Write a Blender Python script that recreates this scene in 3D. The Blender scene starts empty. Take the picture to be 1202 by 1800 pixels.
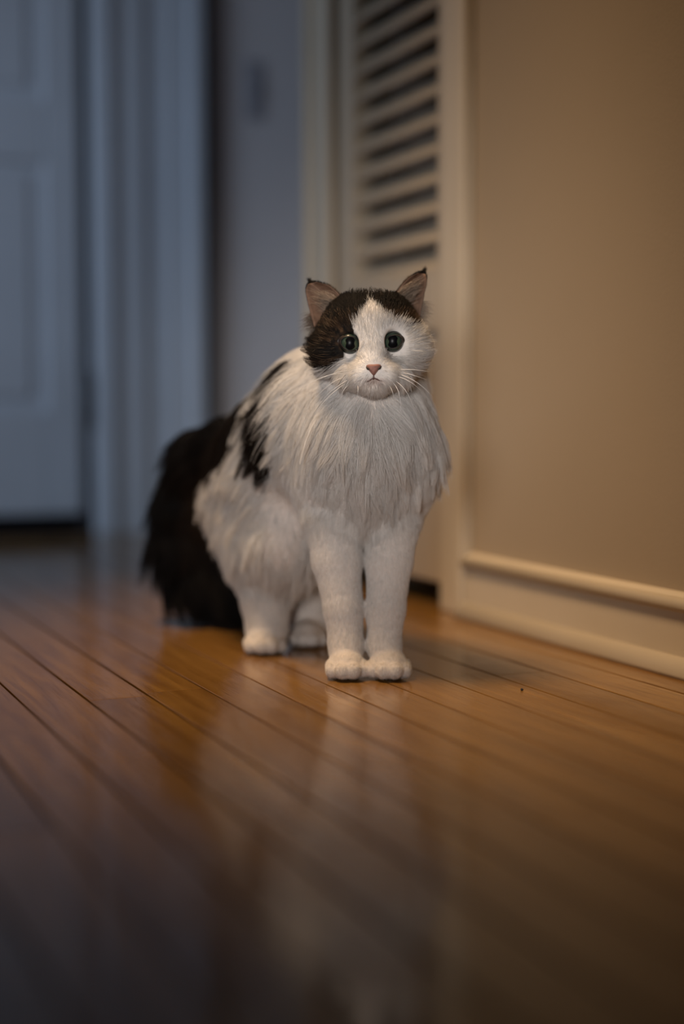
import bpy, bmesh, math, random
import numpy as np
from mathutils import Vector, Matrix

# ------------------------------------------------------------------ scene, camera, light
SC = bpy.context.scene
COL = SC.collection
random.seed(7)
rng = np.random.default_rng(11)

FPX = 2500.0                      # focal length in pixels of the 1202 x 1800 frame (50 mm on 24 x 36)
CAM_H = 0.27
PITCH = math.atan((900 - 722) / FPX)
YAW = math.radians(24.0)          # the floor boards and the right wall run along room Y
CY, SY = math.cos(YAW), math.sin(YAW)


def to_room(x, y, z=0.0):
    """camera-heading frame (x right, y ahead) -> room frame"""
    return Vector((CY * x + SY * y, -SY * x + CY * y, z))


cam = bpy.data.cameras.new('camera')
cam.sensor_fit = 'VERTICAL'
cam.sensor_height = 36.0
cam.sensor_width = 24.0
cam.lens = 50.0
cam.clip_start = 0.01
cam.dof.use_dof = True
cam.dof.focus_distance = 1.375
cam.dof.aperture_fstop = 1.2
cam_o = bpy.data.objects.new('camera', cam)
cam_o.location = (0, 0, CAM_H)
cam_o.rotation_euler = (math.pi / 2 - PITCH, 0, -YAW)
COL.objects.link(cam_o)
SC.camera = cam_o

SC.view_settings.view_transform = 'Standard'
SC.view_settings.look = 'None'
SC.view_settings.gamma = 1.0
SC.view_settings.use_curve_mapping = False
SC.view_settings.exposure = 0.0
SC.render.film_transparent = False
SC.cycles.max_bounces = 8
SC.cycles.diffuse_bounces = 6
SC.cycles.glossy_bounces = 3
SC.cycles.transmission_bounces = 3
SC.cycles.adaptive_threshold = 0.02

W = bpy.data.worlds.new('world')
SC.world = W
W.use_nodes = True
W.node_tree.nodes['Background'].inputs['Color'].default_value = (0.55, 0.65, 0.85, 1)
W.node_tree.nodes['Background'].inputs['Strength'].default_value = 0.02


def aim(o, target):
    d = Vector(target) - o.location
    o.rotation_euler = d.to_track_quat('-Z', 'Y').to_euler()


def spot(name, loc, target, energy, color, angle, blend=1.0, radius=0.05):
    l = bpy.data.lights.new(name, 'SPOT')
    l.energy = energy
    l.color = color
    l.spot_size = math.radians(angle)
    l.spot_blend = blend
    l.shadow_soft_size = radius
    o = bpy.data.objects.new(name, l)
    o.location = loc
    aim(o, target)
    COL.objects.link(o)
    return o


def area(name, loc, target, energy, color, sx, sy):
    l = bpy.data.lights.new(name, 'AREA')
    l.shape = 'RECTANGLE'
    l.size, l.size_y = sx, sy
    l.energy = energy
    l.color = color
    o = bpy.data.objects.new(name, l)
    o.location = loc
    aim(o, target)
    COL.objects.link(o)
    return o


WARM = (1.0, 0.69, 0.41)
# unseen warm ceiling spot, its cone narrowed to shape a light pool on the cat
spot('warm_ceiling_spot', to_room(-0.62, 1.25, 2.2), to_room(-0.04, 1.56, 0.25), 215, WARM, 39, 1.0, 0.28)
# unseen fill spot behind the camera, added to throw a soft pool on the cat
spot('front_fill_spot', to_room(-0.30, -0.55, 0.42), to_room(-0.01, 1.5, 0.29), 112, (1.0, 0.94, 0.92), 22, 1.0, 0.22)
# daylight through the window in the left wall
wd = area('window_daylight', (-1.62, 1.70, 1.25), (0.75, 3.06, 0.45), 4.6, (0.58, 0.74, 1.0), 0.9, 1.1)
wd.data.spread = math.radians(70)

# ------------------------------------------------------------------ materials


def mat(name, color=(0.8, 0.8, 0.8), rough=0.5, spec=0.5, noise=0.0, nscale=40.0, bump=0.0, bscale=200.0, coat=0.0):
    m = bpy.data.materials.new(name)
    m.use_nodes = True
    nt = m.node_tree
    b = nt.nodes['Principled BSDF']
    b.inputs['Base Color'].default_value = (*color, 1)
    b.inputs['Roughness'].default_value = rough
    b.inputs['Specular IOR Level'].default_value = spec
    b.inputs['Coat Weight'].default_value = coat
    tc = nt.nodes.new('ShaderNodeTexCoord')
    if noise:
        n = nt.nodes.new('ShaderNodeTexNoise')
        n.inputs['Scale'].default_value = nscale
        n.inputs['Detail'].default_value = 4
        nt.links.new(tc.outputs['Object'], n.inputs['Vector'])
        r = nt.nodes.new('ShaderNodeValToRGB')
        r.color_ramp.elements[0].position = 0.3
        r.color_ramp.elements[1].position = 0.7
        r.color_ramp.elements[0].color = (*[c * (1 - noise) for c in color], 1)
        r.color_ramp.elements[1].color = (*[min(1, c * (1 + noise)) for c in color], 1)
        nt.links.new(n.outputs['Fac'], r.inputs['Fac'])
        nt.links.new(r.outputs['Color'], b.inputs['Base Color'])
    if bump:
        n2 = nt.nodes.new('ShaderNodeTexNoise')
        n2.inputs['Scale'].default_value = bscale
        n2.inputs['Detail'].default_value = 5
        nt.links.new(tc.outputs['Object'], n2.inputs['Vector'])
        bp = nt.nodes.new('ShaderNodeBump')
        bp.inputs['Strength'].default_value = bump
        bp.inputs['Distance'].default_value = 0.002
        nt.links.new(n2.outputs['Fac'], bp.inputs['Height'])
        nt.links.new(bp.outputs['Normal'], b.inputs['Normal'])
    return m


def wood_material():
    m = bpy.data.materials.new('oak_floor')
    m.use_nodes = True
    nt = m.node_tree
    L = nt.links.new
    b = nt.nodes['Principled BSDF']
    tc = nt.nodes.new('ShaderNodeTexCoord')
    oi = nt.nodes.new('ShaderNodeObjectInfo')
    off = nt.nodes.new('ShaderNodeVectorMath'); off.operation = 'SCALE'
    comb = nt.nodes.new('ShaderNodeCombineXYZ')
    for k in range(3):
        L(oi.outputs['Random'], comb.inputs[k])
    L(comb.outputs[0], off.inputs[0]); off.inputs['Scale'].default_value = 37.0
    add = nt.nodes.new('ShaderNodeVectorMath'); add.operation = 'ADD'
    L(tc.outputs['Object'], add.inputs[0]); L(off.outputs[0], add.inputs[1])
    # long soft figure
    mp = nt.nodes.new('ShaderNodeMapping'); mp.inputs['Scale'].default_value = (28, 2.2, 10)
    L(add.outputs[0], mp.inputs['Vector'])
    n1 = nt.nodes.new('ShaderNodeTexNoise'); n1.inputs['Scale'].default_value = 1.6
    n1.inputs['Detail'].default_value = 6; n1.inputs['Distortion'].default_value = 1.2
    L(mp.outputs[0], n1.inputs['Vector'])
    # fine pores
    mp2 = nt.nodes.new('ShaderNodeMapping'); mp2.inputs['Scale'].default_value = (420, 16, 60)
    L(add.outputs[0], mp2.inputs['Vector'])
    n2 = nt.nodes.new('ShaderNodeTexNoise'); n2.inputs['Scale'].default_value = 1.0
    n2.inputs['Detail'].default_value = 4; n2.inputs['Distortion'].default_value = 0.6
    L(mp2.outputs[0], n2.inputs['Vector'])
    r1 = nt.nodes.new('ShaderNodeValToRGB')
    r1.color_ramp.elements[0].position = 0.28; r1.color_ramp.elements[0].color = (0.175, 0.081, 0.018, 1)
    r1.color_ramp.elements[1].position = 0.72; r1.color_ramp.elements[1].color = (0.30, 0.155, 0.039, 1)
    L(n1.outputs['Fac'], r1.inputs['Fac'])
    r2 = nt.nodes.new('ShaderNodeValToRGB')
    r2.color_ramp.elements[0].position = 0.36; r2.color_ramp.elements[0].color = (0.45, 0.40, 0.36, 1)
    r2.color_ramp.elements[1].position = 0.46; r2.color_ramp.elements[1].color = (1, 1, 1, 1)
    L(n2.outputs['Fac'], r2.inputs['Fac'])
    mx = nt.nodes.new('ShaderNodeMixRGB'); mx.blend_type = 'MULTIPLY'; mx.inputs[0].default_value = 0.35
    L(r1.outputs[0], mx.inputs[1]); L(r2.outputs[0], mx.inputs[2])
    # tone of the single board
    tone = nt.nodes.new('ShaderNodeMapRange')
    tone.inputs['To Min'].default_value = 0.86; tone.inputs['To Max'].default_value = 1.14
    L(oi.outputs['Random'], tone.inputs['Value'])
    hsv = nt.nodes.new('ShaderNodeHueSaturation')
    L(mx.outputs[0], hsv.inputs['Color']); L(tone.outputs[0], hsv.inputs['Value'])
    L(hsv.outputs[0], b.inputs['Base Color'])
    # worn varnish
    n3 = nt.nodes.new('ShaderNodeTexNoise'); n3.inputs['Scale'].default_value = 9; n3.inputs['Detail'].default_value = 5
    L(add.outputs[0], n3.inputs['Vector'])
    rr = nt.nodes.new('ShaderNodeMapRange')
    rr.inputs['From Min'].default_value = 0.3; rr.inputs['From Max'].default_value = 0.75
    rr.inputs['To Min'].default_value = 0.08; rr.inputs['To Max'].default_value = 0.18
    L(n3.outputs['Fac'], rr.inputs['Value']); L(rr.outputs[0], b.inputs['Roughness'])
    b.inputs['Specular IOR Level'].default_value = 0.55
    bp = nt.nodes.new('ShaderNodeBump'); bp.inputs['Strength'].default_value = 0.18; bp.inputs['Distance'].default_value = 0.0006
    L(r2.outputs[0], bp.inputs['Height'])
    n4 = nt.nodes.new('ShaderNodeTexNoise'); n4.inputs['Scale'].default_value = 14
    L(add.outputs[0], n4.inputs['Vector'])
    bp2 = nt.nodes.new('ShaderNodeBump'); bp2.inputs['Strength'].default_value = 0.25; bp2.inputs['Distance'].default_value = 0.0015
    L(n4.outputs['Fac'], bp2.inputs['Height']); L(bp.outputs[0], bp2.inputs['Normal'])
    L(bp2.outputs[0], b.inputs['Normal'])
    return m


M_WALL = mat('beige_wall_paint', (0.36, 0.28, 0.19), 0.75, 0.25, 0.03, 3.0, 0.15, 260)
M_WALL_COOL = mat('pale_wall_paint', (0.68, 0.65, 0.64), 0.75, 0.25, 0.03, 3.0, 0.15, 260)
M_CEIL = mat('ceiling_paint', (0.6, 0.58, 0.54), 0.85, 0.2, 0.02, 4.0)
M_TRIM = mat('cream_trim_gloss', (0.58, 0.49, 0.36), 0.38, 0.45, 0.03, 9.0, 0.05, 90)
M_DOOR = mat('cream_door_paint', (0.50, 0.41, 0.295), 0.45, 0.4, 0.03, 9.0, 0.06, 120)
M_WHITE = mat('white_door_paint', (0.62, 0.66, 0.70), 0.45, 0.4, 0.03, 6.0, 0.05, 90)
M_DARK = mat('dark_shadow_gap', (0.012, 0.011, 0.010), 0.9, 0.1, 0.2, 30)
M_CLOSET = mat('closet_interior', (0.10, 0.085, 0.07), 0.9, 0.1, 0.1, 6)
M_SUB = mat('dark_subfloor', (0.018, 0.011, 0.007), 0.9, 0.1, 0.2, 30)
M_HINGE_GAP = mat('bronze_and_gap_dark', (0.035, 0.032, 0.035), 0.4, 0.5, 0.15, 60)
M_WOOD = wood_material()

# ------------------------------------------------------------------ mesh helpers


def bm_box(bm, x0, x1, y0, y1, z0, z1, bevel=0.0, seg=1):
    g = bmesh.ops.create_cube(bm, size=1.0)
    vs = g['verts']
    for v in vs:
        v.co = Vector(((x0 + x1) / 2 + v.co.x * (x1 - x0), (y0 + y1) / 2 + v.co.y * (y1 - y0), (z0 + z1) / 2 + v.co.z * (z1 - z0)))
    if bevel:
        es = list({e for v in vs for e in v.link_edges})
        bmesh.ops.bevel(bm, geom=es, offset=bevel, segments=seg, affect='EDGES', profile=0.5)


def finish(name, bm, material, parent=None, smooth=False, label=None, kind=None, cat=None, group=None):
    me = bpy.data.meshes.new(name)
    bmesh.ops.recalc_face_normals(bm, faces=bm.faces)
    bm.to_mesh(me); bm.free()
    me.materials.append(material)
    if smooth:
        for p in me.polygons:
            p.use_smooth = True
    return link(name, me, parent, label, kind, cat, group)


def link(name, data, parent=None, label=None, kind=None, cat=None, group=None):
    o = bpy.data.objects.new(name, data)
    COL.objects.link(o)
    if parent is not None:
        o.parent = parent
    if label: o['label'] = label
    if kind: o['kind'] = kind
    if cat: o['category'] = cat
    if group: o['group'] = group
    return o


def box(name, x0, x1, y0, y1, z0, z1, material, parent=None, bevel=0.0, seg=1, **kw):
    bm = bmesh.new()
    bm_box(bm, x0, x1, y0, y1, z0, z1, bevel, seg)
    return finish(name, bm, material, parent, **kw)


def profile_y(name, prof, y0, y1, material, parent=None, **kw):
    """extrude an (x, z) outline along y"""
    bm = bmesh.new()
    a = [bm.verts.new((x, y0, z)) for x, z in prof]
    b = [bm.verts.new((x, y1, z)) for x, z in prof]
    n = len(prof)
    for i in range(n):
        bm.faces.new((a[i], a[(i + 1) % n], b[(i + 1) % n], b[i]))
    bm.faces.new(a); bm.faces.new(b[::-1])
    return finish(name, bm, material, parent, **kw)


# ------------------------------------------------------------------ the room
X0 = 0.913          # face of the right wall
YB = 3.064          # face of the back wall
XL, YR, ZC = -1.70, -1.20, 2.40
XA = 1.95           # far side of the alcove past the closet corner
DY0, DY1 = 1.700, 2.078        # closet door leaf along the wall
CW = 0.072
YE = 2.172          # outside corner where the right wall ends
DZ = 2.03

PW = 0.0587
PX0 = 0.2585

floor = box('floor', XL, XA, YR, YB, -0.06, -0.0135, M_SUB, kind='structure', cat='floor',
            label='glossy honey oak strip floor running towards the back door')
# boards: one mesh for each length, shared
LENS = [0.55, 0.7, 0.85, 1.0, 1.2]
PM = {}
for Lb in LENS:
    bm = bmesh.new()
    bm_box(bm, -0.5 * PW, 0.5 * PW, -Lb / 2, Lb / 2, -0.0135, 0.0, 0.0004, 1)
    me = bpy.data.meshes.new('plank_%d' % int(Lb * 100))
    bm.to_mesh(me); bm.free()
    me.materials.append(M_WOOD)
    PM[Lb] = me
# butt joints that the photograph shows, by row: room Y of a joint
fixed = {1: 1.325, 11: 1.205}


def floor_hit(px, py):
    xc, yc = (px - 601) / FPX, (900 - py) / FPX
    d = (xc, math.cos(PITCH) + yc * math.sin(PITCH), -math.sin(PITCH) + yc * math.cos(PITCH))
    t = -CAM_H / d[2]
    return to_room(d[0] * t, d[1] * t)


fixed = {1: floor_hit(212, 1227).y, 11: floor_hit(975, 1211).y, 0: floor_hit(195, 1336).y - 0.0,
         2: 2.31, 3: 0.97, 4: 0.80, 5: 0.66, 6: 1.90, 7: 0.52, 8: 0.40, 9: 0.72, 10: 0.55, 12: 1.80, -1: 0.60, -2: 0.9}
rows0 = math.floor((XL - PX0) / PW)
rows1 = math.ceil((XA - PX0) / PW)
rest = bmesh.new()
for r in range(rows0, rows1):
    xa = PX0 + r * PW
    xb = xa + PW
    if xb < XL + 0.001 or xa > XA - 0.001:
        continue
    joint = fixed.get(r, random.uniform(0.2, 2.6))
    pieces = []
    y = joint
    while y < YB:
        Lb = random.choice(LENS[2:]) if 0 <= r < 12 else random.choice(LENS[1:])
        pieces.append((y, Lb)); y += Lb
    y = joint
    while y > YR:
        Lb = random.choice(LENS[2:]) if 0 <= r < 12 else random.choice(LENS[1:])
        y -= Lb
        pieces.append((y, Lb))
    for (y0, Lb) in pieces:
        gap = random.choice([0.0018, 0.0024, 0.0030, 0.0036])
        if y0 + Lb > YB or y0 < YR or xa < XL or xb > XA or (xb > X0 and y0 < YE):
            # boards that are cut by a wall
            ya, yb = max(y0, YR), min(y0 + Lb, YB)
            if yb - ya > 0.02:
                if -0.30 < xa < X0:
                    sc = (yb - ya) / Lb
                    o = link('plank', PM[Lb], floor)
                    o.location = ((xa + xb) / 2, (ya + yb) / 2, 0)
                    o.scale = (1 - gap / PW, sc, 1)
                else:
                    bm_box(rest, max(xa, XL) + 0.0006, min(xb, XA) - 0.0006, ya, yb - 0.0006, -0.0135, 0, 0.0008)
            continue
        if xa < -0.62:
            bm_box(rest, xa + 0.0006, xb - 0.0006, y0, y0 + Lb - 0.0006, -0.0135, 0, 0.0008)
            continue
        o = link('plank', PM[Lb], floor)
        o.location = ((xa + xb) / 2, y0 + Lb / 2, 0)
        o.scale = (1 - gap / PW, 1 - 0.0008 / Lb, 1)
finish('plank_field', rest, M_WOOD, floor, kind='stuff')

box('ceiling', XL, XA, YR, YB, ZC, ZC + 0.08, M_CEIL, kind='structure', cat='ceiling', label='plain pale ceiling above the hallway')
# right wall: a stretch before the door, a strip past it and a head over it
wr = box('wall_right', X0, X0 + 0.11, YR, DY0 - 0.012, 0, ZC, M_WALL, kind='structure', cat='wall',
         label='warm beige painted wall beside the louvred closet door')
box('wall_return', X0, X0 + 0.11, DY1 + 0.012, YE, 0, ZC, M_WALL, wr)
box('wall_head', X0, X0 + 0.11, DY0 - 0.012, DY1 + 0.012, DZ + 0.02, ZC, M_WALL, wr)
box('wall_end', X0 + 0.11, XA, YE - 0.1, YE, 0, ZC, M_WALL_COOL, wr)
# closet behind the louvres
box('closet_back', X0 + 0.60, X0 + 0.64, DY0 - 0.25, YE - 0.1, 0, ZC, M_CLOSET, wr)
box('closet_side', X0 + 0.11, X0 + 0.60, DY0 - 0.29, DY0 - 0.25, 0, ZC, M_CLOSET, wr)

box('wall_left', XL - 0.1, XL, YR, 1.15, 0, ZC, M_WALL_COOL, kind='structure', cat='wall', label='pale wall along the window side of the hallway')
wl = bpy.data.objects['wall_left']
box('wall_end', XL - 0.1, XL, 2.35, YB, 0, ZC, M_WALL_COOL, wl)
box('wall_apron', XL - 0.1, XL, 1.15, 2.35, 0, 0.6, M_WALL_COOL, wl)
box('wall_head', XL - 0.1, XL, 1.15, 2.35, 1.95, ZC, M_WALL_COOL, wl)
box('wall_rear', XL, XA, YR - 0.1, YR, 0, ZC, M_WALL, kind='structure', cat='wall', label='beige wall at the near end of the hallway')
box('wall_alcove', XA, XA + 0.1, YE, YB, 0, ZC, M_WALL_COOL, kind='structure', cat='wall', label='pale side wall of the alcove past the closet')

# window in the left wall
win = bpy.data.objects.new('window_1', None); COL.objects.link(win)
win.location = (XL - 0.05, 1.75, 0.6)
win['kind'] = 'structure'; win['category'] = 'window'; win['label'] = 'white sash window letting daylight into the hallway'
for nm, a in (('frame', (-0.03, 0.03, -0.6, -0.55, 0, 1.35)), ('frame', (-0.03, 0.03, 0.55, 0.6, 0, 1.35)),
              ('frame', (-0.03, 0.03, -0.55, 0.55, 0, 0.05)), ('frame', (-0.03, 0.03, -0.55, 0.55, 1.30, 1.35)),
              ('muntin', (-0.02, 0.02, -0.55, 0.55, 0.65, 0.69)), ('sill', (-0.03, 0.10, -0.62, 0.62, -0.03, 0.0))):
    box(nm, *a, M_WHITE, win, bevel=0.003)

# ---- louvred closet door
door = bpy.data.objects.new('door_1', None); COL.objects.link(door)
door.location = (X0, (DY0 + DY1) / 2, 0)
door['kind'] = 'structure'; door['category'] = 'door'
door['label'] = 'cream louvred closet door standing behind the cat'
yc = (DY0 + DY1) / 2
h0, h1 = DY0 + 0.002 - yc, DY1 - 0.002 - yc
sl0, sl1 = 1.742 - yc, 2.020 - yc         # slat opening
BZ = 0.032
dx0, dx1 = 0.004, 0.036                    # the leaf sits just inside the casing
box('stile', dx0, dx1, h0, sl0, BZ, DZ, M_DOOR, door, bevel=0.003, seg=2)
box('stile', dx0, dx1, sl1, h1, BZ, DZ, M_DOOR, door, bevel=0.003, seg=2)
box('rail', dx0, dx1, sl0, sl1, BZ, BZ + 0.13, M_DOOR, door, bevel=0.003, seg=2)
box('rail', dx0, dx1, sl0, sl1, 0.380, 0.463, M_DOOR, door, bevel=0.003, seg=2)
box('rail', dx0, dx1, sl0, sl1, DZ - 0.10, DZ, M_DOOR, door, bevel=0.003, seg=2)
box('panel', dx0 + 0.008, dx1 - 0.006, sl0 - 0.004, sl1 + 0.004, BZ + 0.12, 0.39, M_DOOR, door, bevel=0.004, seg=2)
box('panel_field', dx0 + 0.003, dx0 + 0.012, sl0 + 0.03, sl1 - 0.03, BZ + 0.16, 0.35, M_DOOR, door, bevel=0.003, seg=2)
# slats: front edge low, back edge high
SP = 0.0397
bm = bmesh.new()
bm_box(bm, -0.0225, 0.0225, sl0 - 0.004, sl1 + 0.004, -0.0035, 0.0035, 0.0022, 2)
bmesh.ops.rotate(bm, verts=bm.verts, cent=(0, 0, 0), matrix=Matrix.Rotation(math.radians(-46), 3, 'Y'))
slat_me = bpy.data.meshes.new('slat')
bm.to_mesh(slat_me); bm.free(); slat_me.materials.append(M_DOOR)
z = 0.4775
while z < DZ - 0.10:
    o = link('slat', slat_me, door)
    o.location = ((dx0 + dx1) / 2 + 0.001, 0, z)
    z += SP

# casing round the closet door
tr = bpy.data.objects.new('trim_1', None); COL.objects.link(tr)
tr.location = (X0, yc, 0)
tr['kind'] = 'structure'; tr['category'] = 'door casing'; tr['label'] = 'cream door casing framing the louvred closet door'


def casing(name, y0, y1, z0, z1):
    box(name, -0.012, 0.0, y0, y1, z0, z1, M_TRIM, tr, bevel=0.003, seg=2)


casing('casing_leg', DY0 - 0.001 - CW - yc, DY0 - 0.001 - yc, 0, DZ + 0.075)
box('casing_bead', -0.020, -0.010, DY0 - 0.001 - CW - yc, DY0 - 0.001 - CW + 0.022 - yc, 0, DZ + 0.075, M_TRIM, tr, bevel=0.004, seg=2)
casing('casing_leg', DY1 + 0.002 - yc, YE - 0.004 - yc, 0, DZ + 0.075)
box('casing_bead', -0.020, -0.010, YE - 0.026 - yc, YE - 0.004 - yc, 0, DZ + 0.075, M_TRIM, tr, bevel=0.004, seg=2)
casing('casing_head', DY0 - yc, DY1 - yc, DZ + 0.006, DZ + 0.075)

# baseboard with a rounded cap and a shoe moulding
bb = bpy.data.objects.new('baseboard_right', None); COL.objects.link(bb)
bb.location = (X0, 0, 0)
bb['kind'] = 'structure'; bb['category'] = 'baseboard'; bb['label'] = 'cream baseboard with rounded cap and shoe moulding along beige wall'
y0b, y1b = YR, DY0 - 0.0015 - CW
profile_y('board', [(0, 0), (-0.013, 0), (-0.013, 0.066), (-0.0135, 0.0665), (-0.0135, 0.076), (-0.011, 0.080), (-0.006, 0.083), (0, 0.084)], y0b, y1b, M_TRIM, bb)
cap = [(-0.0135 - 0.006 * math.sin(a) - 0.001, 0.0725 + 0.0075 * math.cos(a)) for a in np.linspace(0, math.pi, 9)]
profile_y('cap_bead', [(-0.011, 0.080)] + cap + [(-0.011, 0.065)], y0b, y1b, M_TRIM, bb, smooth=True)
shoe = [(-0.013 - 0.016 * math.cos(a), 0.020 * math.sin(a)) for a in np.linspace(0, math.pi / 2, 9)]
profile_y('shoe_moulding', [(-0.013, 0)] + shoe, y0b, y1b, M_TRIM, bb, smooth=True)

# ---- back wall, a white door and its casing, cool daylight falls on them
D2R = 0.748          # hinge edge of the door
D2L = -0.05
JR = 0.770
wb = box('wall_back', JR + 0.02, XA, YB, YB + 0.12, 0, ZC, M_WALL_COOL, kind='structure', cat='wall',
         label='cool grey wall at the far end of the hall behind the cat')
box('wall_piece', XL, D2L - 0.03, YB, YB + 0.12, 0, ZC, M_WALL_COOL, wb)
box('wall_head', D2L - 0.03, JR + 0.02, YB, YB + 0.12, DZ + 0.03, ZC, M_WALL_COOL, wb)
box('void', D2L - 0.1, JR + 0.1, YB + 0.30, YB + 0.34, -0.02, ZC, M_DARK, wb)

d2 = bpy.data.objects.new('door_2', None); COL.objects.link(d2)
d2.location = ((D2L + D2R) / 2, YB, 0)
d2['kind'] = 'structure'; d2['category'] = 'door'; d2['label'] = 'white panelled door at the far left end of the hall'
cx = (D2L + D2R) / 2
a, b_ = D2L - cx, D2R - cx
ZB = 0.045
box('leaf', a, b_, 0.022, 0.050, ZB, DZ, M_WHITE, d2, bevel=0.002)
box('stile', b_ - 0.075, b_, 0.012, 0.0225, ZB, DZ, M_WHITE, d2, bevel=0.004, seg=2)
box('stile', a, a + 0.11, 0.008, 0.0225, ZB, DZ, M_WHITE, d2, bevel=0.004, seg=2)
for z0, z1 in ((ZB, 0.27), (0.80, 0.93), (DZ - 0.12, DZ)):
    box('rail', a + 0.11, b_ - 0.075, 0.012, 0.0225, z0, z1, M_WHITE, d2, bevel=0.004, seg=2)
for z0, z1 in ((0.30, 0.77), (0.96, DZ - 0.15)):
    box('panel', a + 0.14, b_ - 0.105, 0.017, 0.023, z0, z1, M_WHITE, d2, bevel=0.004, seg=2)
hg = box('hinge', b_ + 0.002, b_ + 0.020, -0.012, 0.03, 0.245, 0.345, M_HINGE_GAP, d2, bevel=0.004, seg=2, label='dark bronze hinge')
bm = bmesh.new()
bmesh.ops.create_cone(bm, cap_ends=True, segments=16, radius1=0.008, radius2=0.008, depth=0.115, matrix=Matrix.Translation((b_ + 0.010, -0.014, 0.295)))
finish('hinge_pin', bm, M_HINGE_GAP, hg, smooth=True)
box('gap_shade', b_ + 0.001, b_ + 0.0215, 0.004, 0.05, 0.013, DZ, M_HINGE_GAP, d2)  # dark strip put in the hinge-side gap as painted shade
box('threshold', a - 0.02, b_ + 0.03, -0.002, 0.11, 0.0, 0.012, M_HINGE_GAP, d2, bevel=0.003)

t2 = bpy.data.objects.new('trim_2', None); COL.objects.link(t2)
t2.location = (JR, YB, 0)
t2['kind'] = 'structure'; t2['category'] = 'door casing'; t2['label'] = 'wide white fluted casing between the far door and grey wall'
for x0, x1, dy in ((0.0, 0.022, 0.020), (0.022, 0.040, 0.034), (0.040, 0.118, 0.022), (0.118, 0.160, 0.012), (0.160, 0.215, 0.024), (0.215, 0.243, 0.046)):
    box('casing_strip', x0, x1, -dy, 0.02, 0, DZ + 0.09, M_WHITE, t2, bevel=0.003, seg=2)
box('recess_shade', 0.243, 0.290, -0.004, 0.0, 0, DZ + 0.09, mat('grey_recess_shade', (0.17, 0.17, 0.19), 0.6, 0.3, 0.05, 12), t2)  # flat strip coloured grey as the shade of a recess beside the casing
box('casing_strip', D2L - 0.13 - JR, D2L - 0.02 - JR, -0.02, 0.02, 0, DZ + 0.09, M_WHITE, t2, bevel=0.003, seg=2)
box('casing_head', D2L - 0.02 - JR, 0.0, -0.02, 0.02, DZ + 0.01, DZ + 0.09, M_WHITE, t2, bevel=0.003, seg=2)

# small dark wall plate high on the grey wall
sp_ = bpy.data.objects.new('light_switch', None); COL.objects.link(sp_)
sp_.location = (1.147, YB, 0.99)
sp_['category'] = 'switch'; sp_['label'] = 'grey switch plate high on the cool grey back wall'
M_PLATE = mat('grey_plate', (0.34, 0.34, 0.37), 0.4, 0.4, 0.05, 20)
box('plate', -0.020, 0.020, -0.006, 0.0, -0.065, 0.065, M_PLATE, sp_, bevel=0.002, seg=2)
box('toggle', -0.005, 0.005, -0.014, -0.005, -0.012, 0.012, M_PLATE, sp_, bevel=0.001)

# a crumb on the floor
bm = bmesh.new()
bmesh.ops.create_icosphere(bm, subdivisions=2, radius=0.0016)
for v in bm.verts:
    v.co *= 1 + random.uniform(-0.25, 0.2)
    v.co.z *= 0.8
c = finish('crumb', bm, mat('crumb_grey', (0.05, 0.05, 0.055), 0.8, 0.2, 0.2, 900), smooth=True, cat='crumb', label='tiny dark crumb lying on the oak floor near the baseboard')
q = floor_hit(917, 1214)
c.location = (q.x, q.y, 0.0011)

# ------------------------------------------------------------------ the cat
# modelled in the camera-heading frame, then turned with its root into the room
OY = 1.45


def P(px, py, d):
    """a point d metres ahead, seen at (px, py)"""
    xc, yc = (px - 601) / FPX, (900 - py) / FPX
    v = np.array([xc, math.cos(PITCH) + yc * math.sin(PITCH), -math.sin(PITCH) + yc * math.cos(PITCH)])
    v = v * (d / v[1])
    v[2] += CAM_H
    return v


def project(p):
    x, y, z = p[..., 0], p[..., 1], p[..., 2] - CAM_H
    cz = y * math.cos(PITCH) - z * math.sin(PITCH)
    cy = y * math.sin(PITCH) + z * math.cos(PITCH)
    return 601 + FPX * x / cz, 900 - FPX * cy / cz


class Prim:
    def __init__(s, a, b, ra, rb, k, flow, length, lift, dens, head=False, scale=None, tag=''):
        s.a, s.b, s.ra, s.rb, s.k = np.array(a, float), np.array(b, float), ra, rb, k
        s.flow, s.length, s.lift, s.dens, s.head, s.tag = np.array(flow, float), length, lift, dens, head, tag
        s.scale = None if scale is None else np.array(scale, float)

    def dist(s, p):
        if s.scale is not None:                       # ellipsoid, radii in scale
            q = (p - s.a) / s.scale
            k0 = np.linalg.norm(q, axis=-1)
            k1 = np.linalg.norm(q / s.scale, axis=-1)
            return k0 * (k0 - 1.0) / np.maximum(k1, 1e-6)
        ab = s.b - s.a
        L2 = max(float(ab @ ab), 1e-12)
        t = np.clip(((p - s.a) @ ab) / L2, 0, 1)
        c = s.a + t[..., None] * ab
        return np.linalg.norm(p - c, axis=-1) - (s.ra + (s.rb - s.ra) * t)

    def bounds(s, m):
        if s.scale is not None:
            return s.a - s.scale - m, s.a + s.scale + m
        lo = np.minimum(s.a - s.ra, s.b - s.rb) - m
        hi = np.maximum(s.a + s.ra, s.b + s.rb) + m
        return lo, hi


PR = []


def cone(pa, pb, ra, rb, k, flow=(0, 0, -1), length=0.02, lift=0.35, dens=1.0, head=False, tag=''):
    PR.append(Prim(pa, pb, ra, rb, k, flow, length, lift, dens, head, None, tag))


def ell(c_, r, k, flow=(0, 0, -1), length=0.02, lift=0.35, dens=1.0, head=False, tag=''):
    PR.append(Prim(c_, c_, 0, 0, k, flow, length, lift, dens, head, r, tag))


BACK = (-0.55, 0.72, -0.42)       # lie of the coat on the trunk
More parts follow.
